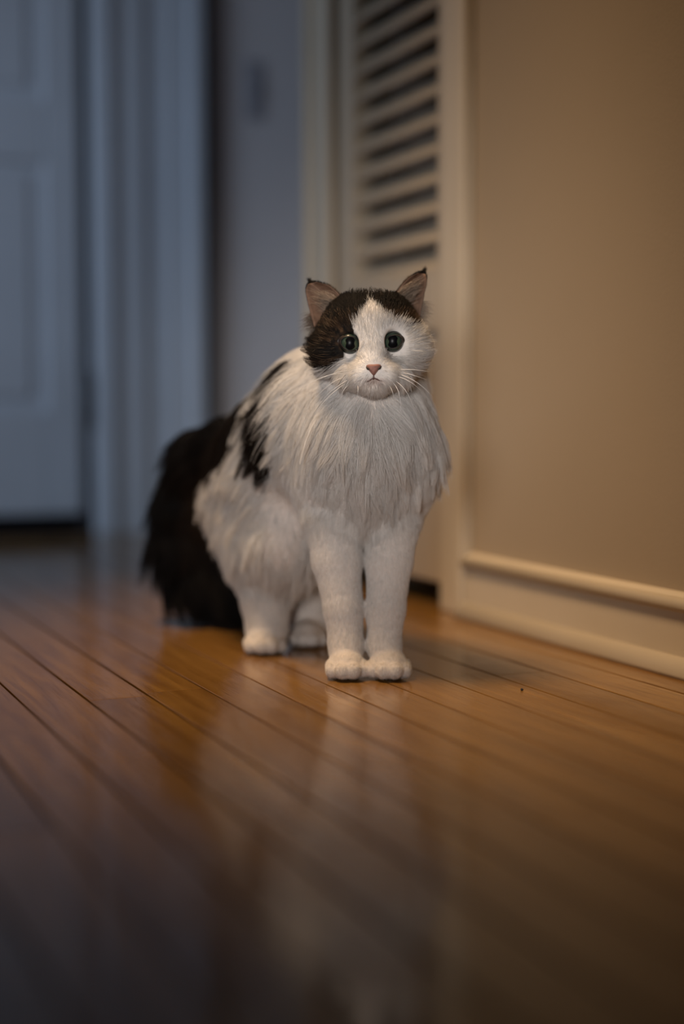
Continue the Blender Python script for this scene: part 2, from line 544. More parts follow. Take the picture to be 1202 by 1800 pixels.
# trunk
ell(P(575, 742, 1.535), (0.072, 0.082, 0.080), 0.03, (-0.45, 0.45, -0.75), 0.040, 0.40, 0.9, tag='trunk')
ell(P(505, 812, 1.615), (0.076, 0.090, 0.082), 0.05, BACK, 0.036, 0.35, 0.7, tag='trunk')
ell(P(460, 862, 1.69), (0.066, 0.075, 0.080), 0.05, BACK, 0.036, 0.35, 0.7, tag='trunk')
# neck and chest
cone(P(645, 650, 1.478), P(645, 750, 1.468), 0.050, 0.061, 0.025, (-0.1, 0.2, -1), 0.040, 0.40, 1.2, tag='ruff')
ell(P(654, 785, 1.462), (0.058, 0.052, 0.060), 0.03, (0, -0.15, -1), 0.046, 0.42, 1.4, tag='ruff')
ell(P(642, 890, 1.478), (0.042, 0.036, 0.040), 0.03, (0, -0.1, -1), 0.036, 0.35, 1.3, tag='chest')
cone(P(652, 708, 1.466), P(654, 748, 1.446), 0.042, 0.046, 0.02, (0, -0.1, -1), 0.030, 0.45, 1.4, tag='ruff')
# shoulders
ell(P(700, 835, 1.485), (0.036, 0.050, 0.056), 0.025, (0.25, 0.1, -1), 0.034, 0.40, 1.2, tag='shoulder')
ell(P(582, 850, 1.490), (0.040, 0.052, 0.060), 0.025, (-0.15, 0.1, -1), 0.026, 0.35, 1.2, tag='shoulder')
# belly and thigh
ell(P(500, 950, 1.60), (0.045, 0.075, 0.050), 0.04, (-0.05, 0.3, -1), 0.030, 0.35, 0.8, tag='belly')
ell(P(470, 950, 1.645), (0.045, 0.062, 0.070), 0.04, (-0.05, 0.25, -1), 0.022, 0.28, 1.0, tag='thigh')


def leg(pts, k, flow, ln, dens, tagn):
    for (p0, r0), (p1, r1) in zip(pts[:-1], pts[1:]):
        cone(p0, p1, r0, r1, k, flow, ln, 0.16, dens, tag=tagn)


# forelegs
leg([(P(586, 905, 1.468), 0.031), (P(592, 985, 1.460), 0.0248), (P(603.5, 1070, 1.448), 0.0196), (P(608, 1135, 1.440), 0.0172), (P(608, 1158, 1.432), 0.0160)],
    0.006, (0, 0, -1), 0.0046, 3.2, 'leg')
leg([(P(692, 905, 1.468), 0.029), (P(684, 985, 1.460), 0.0236), (P(678, 1070, 1.448), 0.0193), (P(675.5, 1135, 1.440), 0.0169), (P(681, 1158, 1.432), 0.0160)],
    0.006, (0, 0, -1), 0.0046, 3.2, 'leg')


def paw(cx_, d, w, yaw=0.0, back=0.03, z0=0.0):
    """a rounded foot with four toes; cx_ in metres, toes point to the camera"""
    cyw, syw = math.cos(yaw), math.sin(yaw)

    def Q(lx, ly, lz):
        return np.array([cx_ + cyw * lx - syw * ly, d + syw * lx + cyw * ly, lz + z0])
    PR.append(Prim(Q(0, 0.020, 0.0135), Q(0, 0.020, 0.0135), 0, 0, 0.003, (0, -0.9, -0.3), 0.0034, 0.10, 3.4, False, (w * 0.46, 0.024, 0.0155), 'paw'))
    for lx, ly, lz, r in ((-0.385, 0.007, 0.0090, 0.0078), (-0.135, -0.002, 0.0105, 0.0086), (0.135, -0.002, 0.0105, 0.0086), (0.385, 0.007, 0.0090, 0.0078)):
        PR.append(Prim(Q(lx * w, ly, lz), Q(lx * w, ly + 0.014, lz + 0.003), r, r * 0.95, 0.0015, (0, -0.9, -0.35), 0.0030, 0.10, 3.4, False, None, 'paw'))


def gx(px, d):
    return (px - 601) / FPX * d


paw(gx(611, 1.42), 1.408, 0.0375, 0.05)
paw(gx(684, 1.42), 1.408, 0.0395, -0.04)
# hind legs
leg([(P(462, 985, 1.640), 0.040), (P(468, 1060, 1.600), 0.0245), (P(469, 1110, 1.588), 0.0200), (P(468, 1128, 1.58), 0.0185)], 0.015, (0, 0, -1), 0.009, 2.0, 'leg')
paw(gx(466, 1.56), 1.558, 0.042, 0.12)
leg([(P(535, 990, 1.70), 0.040), (P(548, 1065, 1.665), 0.0225), (P(545, 1105, 1.655), 0.0185), (P(543, 1115, 1.645), 0.0180)], 0.015, (0, 0, -1), 0.009, 1.5, 'leg')
paw(gx(541, 1.62), 1.605, 0.040, 0.05)
# tail, thick and hanging
tp = [(P(412, 782, 1.715), 0.031), (P(364, 808, 1.755), 0.032), (P(334, 880, 1.785), 0.033), (P(322, 950, 1.79), 0.033), (P(340, 1010, 1.785), 0.030), (P(385, 1050, 1.765), 0.021)]
for i in range(len(tp) - 1):
    dvec = tp[i + 1][0] - tp[i][0]
    cone(tp[i][0], tp[i + 1][0], tp[i][1], tp[i + 1][1], 0.015, dvec / np.linalg.norm(dvec), 0.048, 0.42, 0.9, tag='tail')
# head
NOSE = P(656, 649, 1.362)
HK = dict(head=True)
ell(P(650, 583, 1.432), (0.0485, 0.052, 0.0435), 0.012, (0, 1, 0), 0.012, 0.30, 2.6, tag='skull', **HK)
ell(P(603, 617, 1.424), (0.029, 0.034, 0.024), 0.018, (0, 1, -0.4), 0.024, 0.42, 2.6, tag='cheek', **HK)
ell(P(703, 615, 1.424), (0.028, 0.034, 0.024), 0.018, (0, 1, -0.4), 0.020, 0.36, 2.6, tag='cheek', **HK)
cone(P(653, 572, 1.393), P(656, 640, 1.374), 0.0165, 0.0105, 0.014, (0, 0, 1), 0.005, 0.16, 3.6, tag='bridge', **HK)
cone(P(638, 660, 1.378), P(622, 662, 1.392), 0.0130, 0.0125, 0.008, (-1, 1, 0), 0.007, 0.16, 3.4, tag='pad', **HK)
cone(P(675, 659, 1.378), P(690, 661, 1.392), 0.0130, 0.0125, 0.008, (1, 1, 0), 0.007, 0.16, 3.4, tag='pad', **HK)
ell(P(657, 679, 1.388), (0.0130, 0.013, 0.0090), 0.008, (0, 0.4, -1), 0.0105, 0.40, 3.2, tag='chin', **HK)
ell(P(655, 656, 1.406), (0.024, 0.028, 0.0145), 0.016, (0, 1, -0.6), 0.020, 0.45, 2.8, tag='jaw', **HK)

EYES = [(615.5, 603.5), (690.5, 600.5)]
ER = 0.0108


def smin(a, b, k):
    h = np.maximum(k - np.abs(a - b), 0) / k
    return np.minimum(a, b) - h * h * k * 0.25


def sdf(p, eyes=True):
    D = np.full(p.shape[:-1], 1.0)
    for s in PR:
        D = smin(D, s.dist(p), s.k)
    return D


def surface(px, py, d0=1.30, d1=1.6):
    ds = np.linspace(d0, d1, 601)
    pts = np.array([P(px, py, d) for d in ds])
    v = sdf(pts)
    i = int(np.argmax(v < 0))
    return ds[i]


def normal_at(p, e=0.0008):
    p = np.asarray(p, float)
    g = np.zeros_like(p)
    for k in range(3):
        q = p.copy(); q[..., k] += e
        r = p.copy(); r[..., k] -= e
        g[..., k] = sdf(q) - sdf(r)
    return g / np.maximum(np.linalg.norm(g, axis=-1, keepdims=True), 1e-9)


EYE_C = []
for (ex, ey) in EYES:
    ds = surface(ex, ey)
    EYE_C.append(P(ex, ey, ds + ER - 0.0030))

# ---- body surface: sample the field on a grid, extract with surface nets
H = 0.0025
LO = np.array([-0.285, 1.335, -0.004])
HI = np.array([0.115, 1.86, 0.385])
N = np.ceil((HI - LO) / H).astype(int) + 1
ax = [LO[k] + H * np.arange(N[k]) for k in range(3)]
D = np.full(N, 0.05, dtype=np.float32)
for s in PR:
    lo, hi = s.bounds(s.k + 0.008)
    i0 = np.maximum(((lo - LO) / H).astype(int), 0)
    i1 = np.minimum(((hi - LO) / H).astype(int) + 2, N)
    if np.any(i1 <= i0):
        continue
    g = np.stack(np.meshgrid(*[ax[k][i0[k]:i1[k]] for k in range(3)], indexing='ij'), axis=-1)
    sl = tuple(slice(i0[k], i1[k]) for k in range(3))
    D[sl] = smin(D[sl], s.dist(g).astype(np.float32), s.k)
# eye sockets
for c0 in EYE_C:
    look = np.array([0, 0, CAM_H]) - c0
    look /= np.linalg.norm(look)
    e0 = c0 + look * 0.0050
    i0 = ((e0 - 0.03 - LO) / H).astype(int); i1 = ((e0 + 0.03 - LO) / H).astype(int)
    g = np.stack(np.meshgrid(*[ax[k][i0[k]:i1[k]] for k in range(3)], indexing='ij'), axis=-1)
    sl = tuple(slice(i0[k], i1[k]) for k in range(3))
    D[sl] = -smin(-D[sl], (np.linalg.norm(g - e0, axis=-1) - 0.0098).astype(np.float32), 0.006)
# flat soles
zz = ax[2][None, None, :]
D = np.maximum(D, (0.0006 - zz).astype(np.float32))


def surface_nets(D):
    s = D < 0
    nx, ny, nz = D.shape
    c = np.zeros((nx - 1, ny - 1, nz - 1), dtype=np.int8)
    for a in (0, 1):
        for b in (0, 1):
            for e in (0, 1):
                c += s[a:nx - 1 + a, b:ny - 1 + b, e:nz - 1 + e]
    act = np.argwhere((c > 0) & (c < 8))
    idx = -np.ones((nx - 1, ny - 1, nz - 1), dtype=np.int64)
    idx[tuple(act.T)] = np.arange(len(act))
    acc = np.zeros((len(act), 3)); cnt = np.zeros(len(act))
    corner = [(a, b, e) for a in (0, 1) for b in (0, 1) for e in (0, 1)]
    for c0 in corner:
        for k in range(3):
            if c0[k] == 1:
                continue
            c1 = list(c0); c1[k] = 1
            d0 = D[tuple((act + c0).T)]; d1 = D[tuple((act + c1).T)]
            m = (d0 < 0) != (d1 < 0)
            t = np.where(m, d0 / np.where(m, d0 - d1, 1), 0)
            pt = np.array(c0, float) + np.zeros((len(act), 3)); pt[:, k] = t
            acc[m] += pt[m]; cnt[m] += 1
    V = act + acc / cnt[:, None]
    quads = []
    for k in range(3):
        u, v = (k + 1) % 3, (k + 2) % 3
        sh = [slice(None)] * 3; sh2 = [slice(None)] * 3
        sh[k] = slice(0, -1); sh2[k] = slice(1, None)
        d0, d1 = D[tuple(sh)], D[tuple(sh2)]
        e = np.argwhere((d0 < 0) != (d1 < 0))
        ok = (e[:, u] > 0) & (e[:, v] > 0) & (e[:, u] < D.shape[u] - 1) & (e[:, v] < D.shape[v] - 1)
        e = e[ok]
        flip = D[tuple(e.T)] < 0
        def at(du, dv):
            q = e.copy(); q[:, u] += du; q[:, v] += dv
            return idx[tuple(q.T)]
        q = np.stack([at(-1, -1), at(0, -1), at(0, 0), at(-1, 0)], axis=1)
        q[~flip] = q[~flip][:, ::-1]
        quads.append(q)
    return V, np.concatenate(quads)


V, Q = surface_nets(D)
V = LO + V * H
used = np.unique(Q)
remap = -np.ones(len(V), dtype=np.int64); remap[used] = np.arange(len(used))
V = V[used]; Q = remap[Q]
# a light smoothing pass
for _ in range(1):
    acc = np.zeros_like(V); cnt = np.zeros(len(V))
    for i in range(4):
        a_, b2 = Q[:, i], Q[:, (i + 1) % 4]
        np.add.at(acc, a_, V[b2]); np.add.at(cnt, a_, 1)
        np.add.at(acc, b2, V[a_]); np.add.at(cnt, b2, 1)
    V = 0.5 * V + 0.5 * acc / cnt[:, None]

# ---- coat markings
def vnoise(p, scale, seed=0):
    """cheap smooth value noise"""
    q = p * scale + seed * 17.13
    i = np.floor(q).astype(np.int64); f = q - i
    f = f * f * (3 - 2 * f)
    out = np.zeros(len(p))
    for a in (0, 1):
        for b in (0, 1):
            for e in (0, 1):
                hsh = (i[:, 0] + a) * 73856093 ^ (i[:, 1] + b) * 19349663 ^ (i[:, 2] + e) * 83492791
                r = ((hsh * 2654435761) % 4294967296) / 4294967296.0
                w = (f[:, 0] if a else 1 - f[:, 0]) * (f[:, 1] if b else 1 - f[:, 1]) * (f[:, 2] if e else 1 - f[:, 2])
                out += w * r
    return out


def in_poly(x, y, poly):
    c_ = np.zeros(len(x), bool)
    n = len(poly)
    for i in range(n):
        x0_, y0_ = poly[i]; x1_, y1_ = poly[(i + 1) % n]
        m = ((y0_ > y) != (y1_ > y)) & (x < (x1_ - x0_) * (y - y0_) / (y1_ - y0_ + 1e-9) + x0_)
        c_ ^= m
    return c_


def prim_index(p):
    d = np.stack([s.dist(p) for s in PR], axis=0)
    return np.argmin(d, axis=0), d


TAGS = np.array([s.tag for s in PR])
HEADS = np.array([s.head for s in PR])
POLY_FACE_DARK = [(500, 470), (647, 470), (650, 526), (641, 540), (630, 558), (620, 572), (622, 588), (612, 600), (606, 614), (608, 626),
                  (600, 634), (590, 640), (570, 643), (548, 654), (500, 672)]
POLY_CROWN_DARK = [(647, 470), (800, 470), (800, 545), (745, 560), (738, 572), (722, 576), (708, 566), (690, 562), (678, 553), (664, 538), (650, 526)]
POLY_STRIPE = [(532, 628), (514, 662), (496, 705), (492, 735), (498, 765), (492, 795), (484, 828), (464, 862), (454, 828), (446, 786), (445, 752), (450, 715), (462, 688), (480, 662), (506, 634)]
POLY_BACK = [(462, 664), (448, 706), (434, 746), (428, 772), (414, 800), (390, 816), (360, 840), (300, 850), (300, 655), (420, 655)]


def lin(r, g, b):
    return np.array([((c / 255) / 12.92 if c / 255 <= 0.04045 else ((c / 255 + 0.055) / 1.055) ** 2.4) for c in (r, g, b)])


WHITE = np.array([0.87, 0.845, 0.81])
BLACK = np.array([0.010, 0.008, 0.007])
BROWN = np.array([0.105, 0.060, 0.032])
GREYB = np.array([0.16, 0.125, 0.10])


def coat(p, jitter=0.0):
    """base colour of the coat at points on the skin"""
    ix, d = prim_index(p)
    tg = TAGS[ix]
    x, y = project(p)
    if jitter:
        x = x + rng.normal(0, jitter, len(p)); y = y + rng.normal(0, jitter, len(p))
    col = np.tile(WHITE, (len(p), 1))
    n1 = vnoise(p, 260, 1); n2 = vnoise(p, 90, 2)
    hd = HEADS[ix]
    # pinkish brown round the mouth and chin
    mz = hd & (np.abs(x - 657) < 30) & (y > 664) & (y < 700) & (p[:, 1] < 1.41)
    wgt = np.where(mz, np.exp(-((x - 657) / 19) ** 2 - ((y - 668) / 7.5) ** 2), 0)[:, None]
    col = col * (1 - 0.62 * wgt) + np.array([0.30, 0.17, 0.125]) * 0.62 * wgt
    dark = np.zeros(len(p), bool)
    brownw = np.zeros(len(p))
    f1 = hd & in_poly(x, y, POLY_FACE_DARK)
    f2 = hd & in_poly(x, y, POLY_CROWN_DARK)
    f2 |= hd & (p[:, 1] > 1.455) & (y < 600)
    f1 |= hd & (p[:, 1] > 1.455) & (y < 645) & (x < 620)
    dark |= f1 | f2
    # tabby ticking on the face, browner towards the eye
    t = np.clip((n1 - 0.45) * 3.0, 0, 1) * np.clip((x - 545) / 40, 0.25, 1) * np.clip((y - 548) / 25, 0.05, 1)
    t = t * (0.25 + 0.9 * (0.5 + 0.5 * np.sin((y - 0.35 * (x - 600)) * 2 * math.pi / 25)))
    brownw = np.where(f1, np.clip(t, 0, 1), brownw)
    brownw = np.where(f2, np.clip((n1 - 0.66) * 3, 0, 1) * 0.4 + np.clip((y - 545) / 20, 0, 0.7), brownw)
    body = ~hd & (tg != 'tail') & (tg != 'leg') & (tg != 'paw')
    s1 = body & in_poly(x, y, POLY_STRIPE) & (p[:, 1] > 1.47)
    s2 = body & in_poly(x, y, POLY_BACK)
    dark |= s1 | s2
    tl = tg == 'tail'
    dark |= tl
    bt = np.exp(-((x - 350) / 22) ** 2 - ((y - 890) / 60) ** 2)
    brownw = np.where(tl, np.clip(bt * 0.55 * (0.5 + n2), 0, 1), brownw)
    brownw = np.where(s1 | s2, 0.12 * n1, brownw)
    bw = brownw[:, None]
    col[dark] = (BLACK * (1 - bw) + BROWN * bw)[dark]
    return col, dark, ix, d


vcol, vdark, _, _ = coat(V)
me = bpy.data.meshes.new('body')
me.from_pydata((V - np.array([0, OY, 0])).tolist(), [], Q.tolist())
me.update()
for p_ in me.polygons:
    p_.use_smooth = True
at_ = me.color_attributes.new('coat', 'FLOAT_COLOR', 'POINT')
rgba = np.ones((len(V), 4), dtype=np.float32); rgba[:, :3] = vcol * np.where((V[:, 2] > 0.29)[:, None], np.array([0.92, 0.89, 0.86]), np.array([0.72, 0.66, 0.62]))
at_.data.foreach_set('color', rgba.ravel())


def attr_material(name, attr, rough, hair=False):
    m = bpy.data.materials.new(name)
    m.use_nodes = True
    nt = m.node_tree
    b = nt.nodes['Principled BSDF']
    a = nt.nodes.new('ShaderNodeAttribute'); a.attribute_name = attr
    b.inputs['Roughness'].default_value = rough
    b.inputs['Specular IOR Level'].default_value = 0.2
    if not hair:
        nt.links.new(a.outputs['Color'], b.inputs['Base Color'])
        return m
    b.inputs['Specular IOR Level'].default_value = 0.25
    nt.links.new(a.outputs['Color'], b.inputs['Base Color'])
    tr_ = nt.nodes.new('ShaderNodeBsdfTranslucent')
    nt.links.new(a.outputs['Color'], tr_.inputs['Color'])
    mx = nt.nodes.new('ShaderNodeMixShader'); mx.inputs[0].default_value = 0.42
    nt.links.new(b.outputs[0], mx.inputs[1]); nt.links.new(tr_.outputs[0], mx.inputs[2])
    nt.links.new(mx.outputs[0], nt.nodes['Material Output'].inputs['Surface'])
    return m


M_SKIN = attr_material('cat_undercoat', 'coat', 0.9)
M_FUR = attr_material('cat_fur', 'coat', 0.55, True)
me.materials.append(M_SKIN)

root = bpy.data.objects.new('cat', None); COL.objects.link(root)
root.location = to_room(0, OY)
root.rotation_euler = (0, 0, -YAW)
root['category'] = 'cat'
root['label'] = 'long-haired white and black-brown tabby cat standing on the oak floor, facing forward'
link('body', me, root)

# ---- eyes
M_IRIS = bpy.data.materials.new('green_iris'); M_IRIS.use_nodes = True
nt = M_IRIS.node_tree; b = nt.nodes['Principled BSDF']
tc = nt.nodes.new('ShaderNodeTexCoord')
sep = nt.nodes.new('ShaderNodeSeparateXYZ'); nt.links.new(tc.outputs['Object'], sep.inputs[0])
cmb = nt.nodes.new('ShaderNodeCombineXYZ')
nt.links.new(sep.outputs['X'], cmb.inputs['X']); nt.links.new(sep.outputs['Y'], cmb.inputs['Y'])
ln = nt.nodes.new('ShaderNodeVectorMath'); ln.operation = 'LENGTH'; nt.links.new(cmb.outputs[0], ln.inputs[0])
mr = nt.nodes.new('ShaderNodeMapRange'); mr.inputs['From Min'].default_value = 0.0; mr.inputs['From Max'].default_value = ER
nt.links.new(ln.outputs['Value'], mr.inputs['Value'])
nz = nt.nodes.new('ShaderNodeTexNoise'); nz.inputs['Scale'].default_value = 700
nt.links.new(tc.outputs['Object'], nz.inputs['Vector'])
ad = nt.nodes.new('ShaderNodeMath'); ad.operation = 'MULTIPLY_ADD'; ad.inputs[1].default_value = 0.10
nt.links.new(nz.outputs['Fac'], ad.inputs[0]); nt.links.new(mr.outputs[0], ad.inputs[2])
cr = nt.nodes.new('ShaderNodeValToRGB')
cr.color_ramp.elements[0].position = 0.50; cr.color_ramp.elements[0].color = (0.050, 0.072, 0.042, 1)
cr.color_ramp.elements[1].position = 0.92; cr.color_ramp.elements[1].color = (0.008, 0.010, 0.008, 1)
e_ = cr.color_ramp.elements.new(0.74); e_.color = (0.034, 0.054, 0.040, 1)
nt.links.new(ad.outputs[0], cr.inputs['Fac']); nt.links.new(cr.outputs[0], b.inputs['Base Color'])
b.inputs['Roughness'].default_value = 0.25; b.inputs['Coat Weight'].default_value = 0.25; b.inputs['Coat Roughness'].default_value = 0.04
M_PUPIL = mat('pupil_black', (0.003, 0.003, 0.004), 0.30, 0.12, 0.3, 200)
M_LID = mat('dark_eyelid', (0.022, 0.016, 0.014), 0.45, 0.4, 0.2, 400)
M_NOSE = mat('pink_nose', (0.29, 0.135, 0.105), 0.45, 0.4, 0.18, 500, 0.3, 2500)
M_MOUTH = mat('dark_lip', (0.10, 0.045, 0.035), 0.5, 0.4, 0.2, 300)
M_WHISK = mat('white_whisker', (0.85, 0.84, 0.82), 0.35, 0.5, 0.03, 60)

CAMP = np.array([0, 0, CAM_H])
for i, (c0, (ex, ey)) in enumerate(zip(EYE_C, EYES)):
    look = CAMP - c0
    look = Vector(look / np.linalg.norm(look))
    rot = look.to_track_quat('Z', 'Y')
    bm = bmesh.new()
    bmesh.ops.create_uvsphere(bm, u_segments=40, v_segments=24, radius=ER)
    eye = finish('eye', bm, M_IRIS, root, smooth=True, label='dark green eye')
    eye.location = Vector(c0) - Vector((0, OY, 0))
    eye.rotation_mode = 'QUATERNION'; eye.rotation_quaternion = rot
    # pupil: a cap just proud of the ball
    bm = bmesh.new()
    rings, segs = 6, 28
    pr_ = 0.0060
    R2 = ER + 0.00012
    top = bm.verts.new((0, 0, R2))
    prev = None
    for r_ in range(1, rings + 1):
        rho = pr_ * r_ / rings
        ring = [bm.verts.new((rho * 0.92 * math.cos(t), rho * 1.05 * math.sin(t), math.sqrt(R2 ** 2 - (rho) ** 2 * 0.98))) for t in np.linspace(0, 2 * math.pi, segs, endpoint=False)]
        for s_ in range(segs):
            if prev is None:
                bm.faces.new((top, ring[s_], ring[(s_ + 1) % segs]))
            else:
                bm.faces.new((prev[s_], ring[s_], ring[(s_ + 1) % segs], prev[(s_ + 1) % segs]))
        prev = ring
    finish('pupil', bm, M_PUPIL, eye, smooth=True)
    # eyelid rim: from the ball's surface back into the fur
    bm = bmesh.new()
    w_, h_ = (0.0092, 0.0067) if i == 0 else (0.0084, 0.0061)
    segs = 44
    sgn = -1 if i == 0 else 1
    loops = []
    for (fs, rr_) in ((0.97, ER + 0.0001), (1.01, ER + 0.0008), (1.07, ER + 0.0010), (1.15, ER + 0.0003), (1.34, ER - 0.0022)):
        lp = []
        for t in np.linspace(0, 2 * math.pi, segs, endpoint=False):
            cx_, sy_ = math.cos(t), math.sin(t)
            ex_ = w_ * np.sign(cx_) * abs(cx_) ** 0.95
            pinch = 1 - 0.16 * abs(cx_) ** 4
            ey_ = h_ * sy_ * pinch * (0.93 if sy_ > 0 else 1.0) + 0.0012 * sgn * cx_ - 0.0016 * max(0, -sgn * cx_) ** 6
            ex_ = ex_ * (1 + 0.10 * max(0, -sgn * cx_) ** 6)
            x_, y_ = ex_ * fs, ey_ * fs
            z_ = math.sqrt(max(rr_ ** 2 - x_ ** 2 - y_ ** 2, (0.0030) ** 2))
            lp.append(bm.verts.new((x_, y_, z_)))
        loops.append(lp)
    for a2, b2 in zip(loops[:-1], loops[1:]):
        for s_ in range(segs):
            bm.faces.new((a2[s_], b2[s_], b2[(s_ + 1) % segs], a2[(s_ + 1) % segs]))
    finish('eyelid', bm, M_LID, eye, smooth=True)


def tube(pts, radii, segs=8):
    """mesh tube along points"""
    bm = bmesh.new()
    pts = [Vector(p_) for p_ in pts]
    prev = None
    for i, p_ in enumerate(pts):
        t = (pts[min(i + 1, len(pts) - 1)] - pts[max(i - 1, 0)]).normalized()
        u = t.cross(Vector((0.3, 0.2, 1))).normalized()
        v = t.cross(u)
        ring = [bm.verts.new(p_ + (u * math.cos(a) + v * math.sin(a)) * radii[i]) for a in np.linspace(0, 2 * math.pi, segs, endpoint=False)]
        if prev:
            for s_ in range(segs):
                bm.faces.new((prev[s_], ring[s_], ring[(s_ + 1) % segs], prev[(s_ + 1) % segs]))
        else:
            bm.faces.new(ring)
        prev = ring
    bm.faces.new(prev[::-1])
    return bm


def loc(p):
    return Vector(p) - Vector((0, OY, 0))


# ---- nose: a rounded triangle with two nostril wings
dn = surface(656, 648)
bm = bmesh.new()
outline = [(640.5, 641.5), (648, 639.5), (656, 640.5), (665, 639), (672.5, 640.5), (671, 646), (666, 651), (660.5, 657), (657, 661), (653, 657), (647.5, 651.5), (642.5, 647)]
cen = (656.5, 646.5)
loops = []
for fs, dz_ in ((1.12, 0.004), (1.0, -0.0002), (0.80, -0.0026), (0.45, -0.0038)):
    lp = []
    for (x_, y_) in outline:
        qx, qy = cen[0] + (x_ - cen[0]) * fs, cen[1] + (y_ - cen[1]) * fs
        curve = 0.0035 * ((qx - cen[0]) / 16) ** 2
        lp.append(bm.verts.new(loc(P(qx, qy, dn + dz_ + curve))))
    loops.append(lp)
for a2, b2 in zip(loops[:-1], loops[1:]):
    for s_ in range(len(outline)):
        bm.faces.new((a2[s_], b2[s_], b2[(s_ + 1) % len(outline)], a2[(s_ + 1) % len(outline)]))
bm.faces.new(loops[-1])
nose = finish('nose', bm, M_NOSE, root, smooth=True, label='pinkish brown nose')
sm = nose.modifiers.new('subsurf', 'SUBSURF'); sm.levels = 2; sm.render_levels = 2
for (nx_, ny_, ex_, ey_) in ((643.5, 644.5, 649.5, 649.0), (670, 643.5, 663.5, 648.5)):
    pts = []
    for t in np.linspace(0, 1, 5):
        qx, qy = nx_ + (ex_ - nx_) * t, ny_ + (ey_ - ny_) * t + 1.5 * math.sin(t * math.pi)
        pts.append(loc(P(qx, qy, dn - 0.0028 + 0.0035 * ((qx - cen[0]) / 16) ** 2 + 0.0004)))
    finish('nostril', tube(pts, [0.0004, 0.0010, 0.0012, 0.0010, 0.0004]), M_LID, nose, smooth=True)

# ---- mouth line
mpts = []
for (x_, y_) in ((642, 671.5), (647, 670), (652, 667), (656.5, 663.5), (662, 666.5), (668, 669), (675, 670)):
    mpts.append(loc(P(x_, y_, surface(x_, y_) + 0.0001)))
finish('mouth', tube(mpts, [0.0003, 0.0006, 0.0008, 0.0009, 0.0008, 0.0006, 0.0003]), M_MOUTH, root, smooth=True)
ppts = [loc(P(656.5, y_, surface(656.5, y_))) for y_ in (658, 661, 664, 667)]
finish('philtrum', tube(ppts, [0.0009] * 4), M_MOUTH, root, smooth=True)

# ---- ears: cupped shells with a dark rim
M_EAR = mat('brown_inner_ear', (0.20, 0.118, 0.078), 0.7, 0.2, 0.25, 160)
M_EARB = mat('dark_ear_back', (0.014, 0.010, 0.008), 0.8, 0.2, 0.3, 200)
EARS = [
    # outer edge (bottom to tip), inner edge (bottom to tip)
    dict(outer=[(556, 585), (547, 557), (540.5, 530), (537.5, 510), (541.5, 499)],
         inner=[(608, 560), (607, 540), (599, 521), (580, 503), (556, 495.5)], side=-1),
    dict(outer=[(738, 560), (742, 535), (747, 510), (750, 492), (748, 482)],
         inner=[(688, 545), (690, 526), (702, 506), (719, 488), (735, 479)], side=1),
]


def catmull(pts, n):
    pts = np.array(pts, float)
    e = np.vstack([2 * pts[0] - pts[1], pts, 2 * pts[-1] - pts[-2]])
    out = []
    for t in np.linspace(0, len(pts) - 1, n):
        i = min(int(t), len(pts) - 2); f = t - i
        p0, p1, p2, p3 = e[i:i + 4]
        out.append(0.5 * ((2 * p1) + (-p0 + p2) * f + (2 * p0 - 5 * p1 + 4 * p2 - p3) * f * f + (-p0 + 3 * p1 - 3 * p2 + p3) * f ** 3))
    return np.array(out)


def ear_point(E, u, v, back=0.0):
    """u: outer -> inner edge, v: bottom -> tip"""
    nn = 13
    if 'o' not in E:
        E['o'] = catmull(E['outer'], nn); E['i'] = catmull(E['inner'], nn)
    t = v * (nn - 1); k = min(int(t), nn - 2); f = t - k
    o_ = E['o'][k] * (1 - f) + E['o'][k + 1] * f
    i_ = E['i'][k] * (1 - f) + E['i'][k + 1] * f
    px_, py_ = o_ * (1 - u) + i_ * u
    cup = 0.013 * math.sin(math.pi * u) * (1 - 0.55 * v)
    d = 1.428 + 0.012 * (1 - u) * (1 - 0.4 * v) + cup + back * (0.0022 + 0.006 * math.sin(math.pi * u)) + 0.004 * v
    return P(px_, py_, d)


for E in EARS:
    nu, nv = 13, 13
    bm = bmesh.new()
    gf = [[bm.verts.new(loc(ear_point(E, i / (nu - 1), j / (nv - 1)))) for i in range(nu)] for j in range(nv)]
    gb = [[bm.verts.new(loc(ear_point(E, i / (nu - 1), j / (nv - 1), 1.0))) for i in range(nu)] for j in range(nv)]
    for j in range(nv - 1):
        for i in range(nu - 1):
            bm.faces.new((gf[j][i], gf[j][i + 1], gf[j + 1][i + 1], gf[j + 1][i])).material_index = 0
            bm.faces.new((gb[j][i], gb[j + 1][i], gb[j + 1][i + 1], gb[j][i + 1])).material_index = 1
        bm.faces.new((gf[j][0], gf[j + 1][0], gb[j + 1][0], gb[j][0])).material_index = 1
        bm.faces.new((gf[j][-1], gb[j][-1], gb[j + 1][-1], gf[j + 1][-1])).material_index = 1
    for i in range(nu - 1):
        bm.faces.new((gf[-1][i], gf[-1][i + 1], gb[-1][i + 1], gb[-1][i])).material_index = 1
    ear = finish('ear', bm, M_EAR, root, smooth=True, label='ear with brown inside and dark furred back')
    ear.data.materials.append(M_EARB)

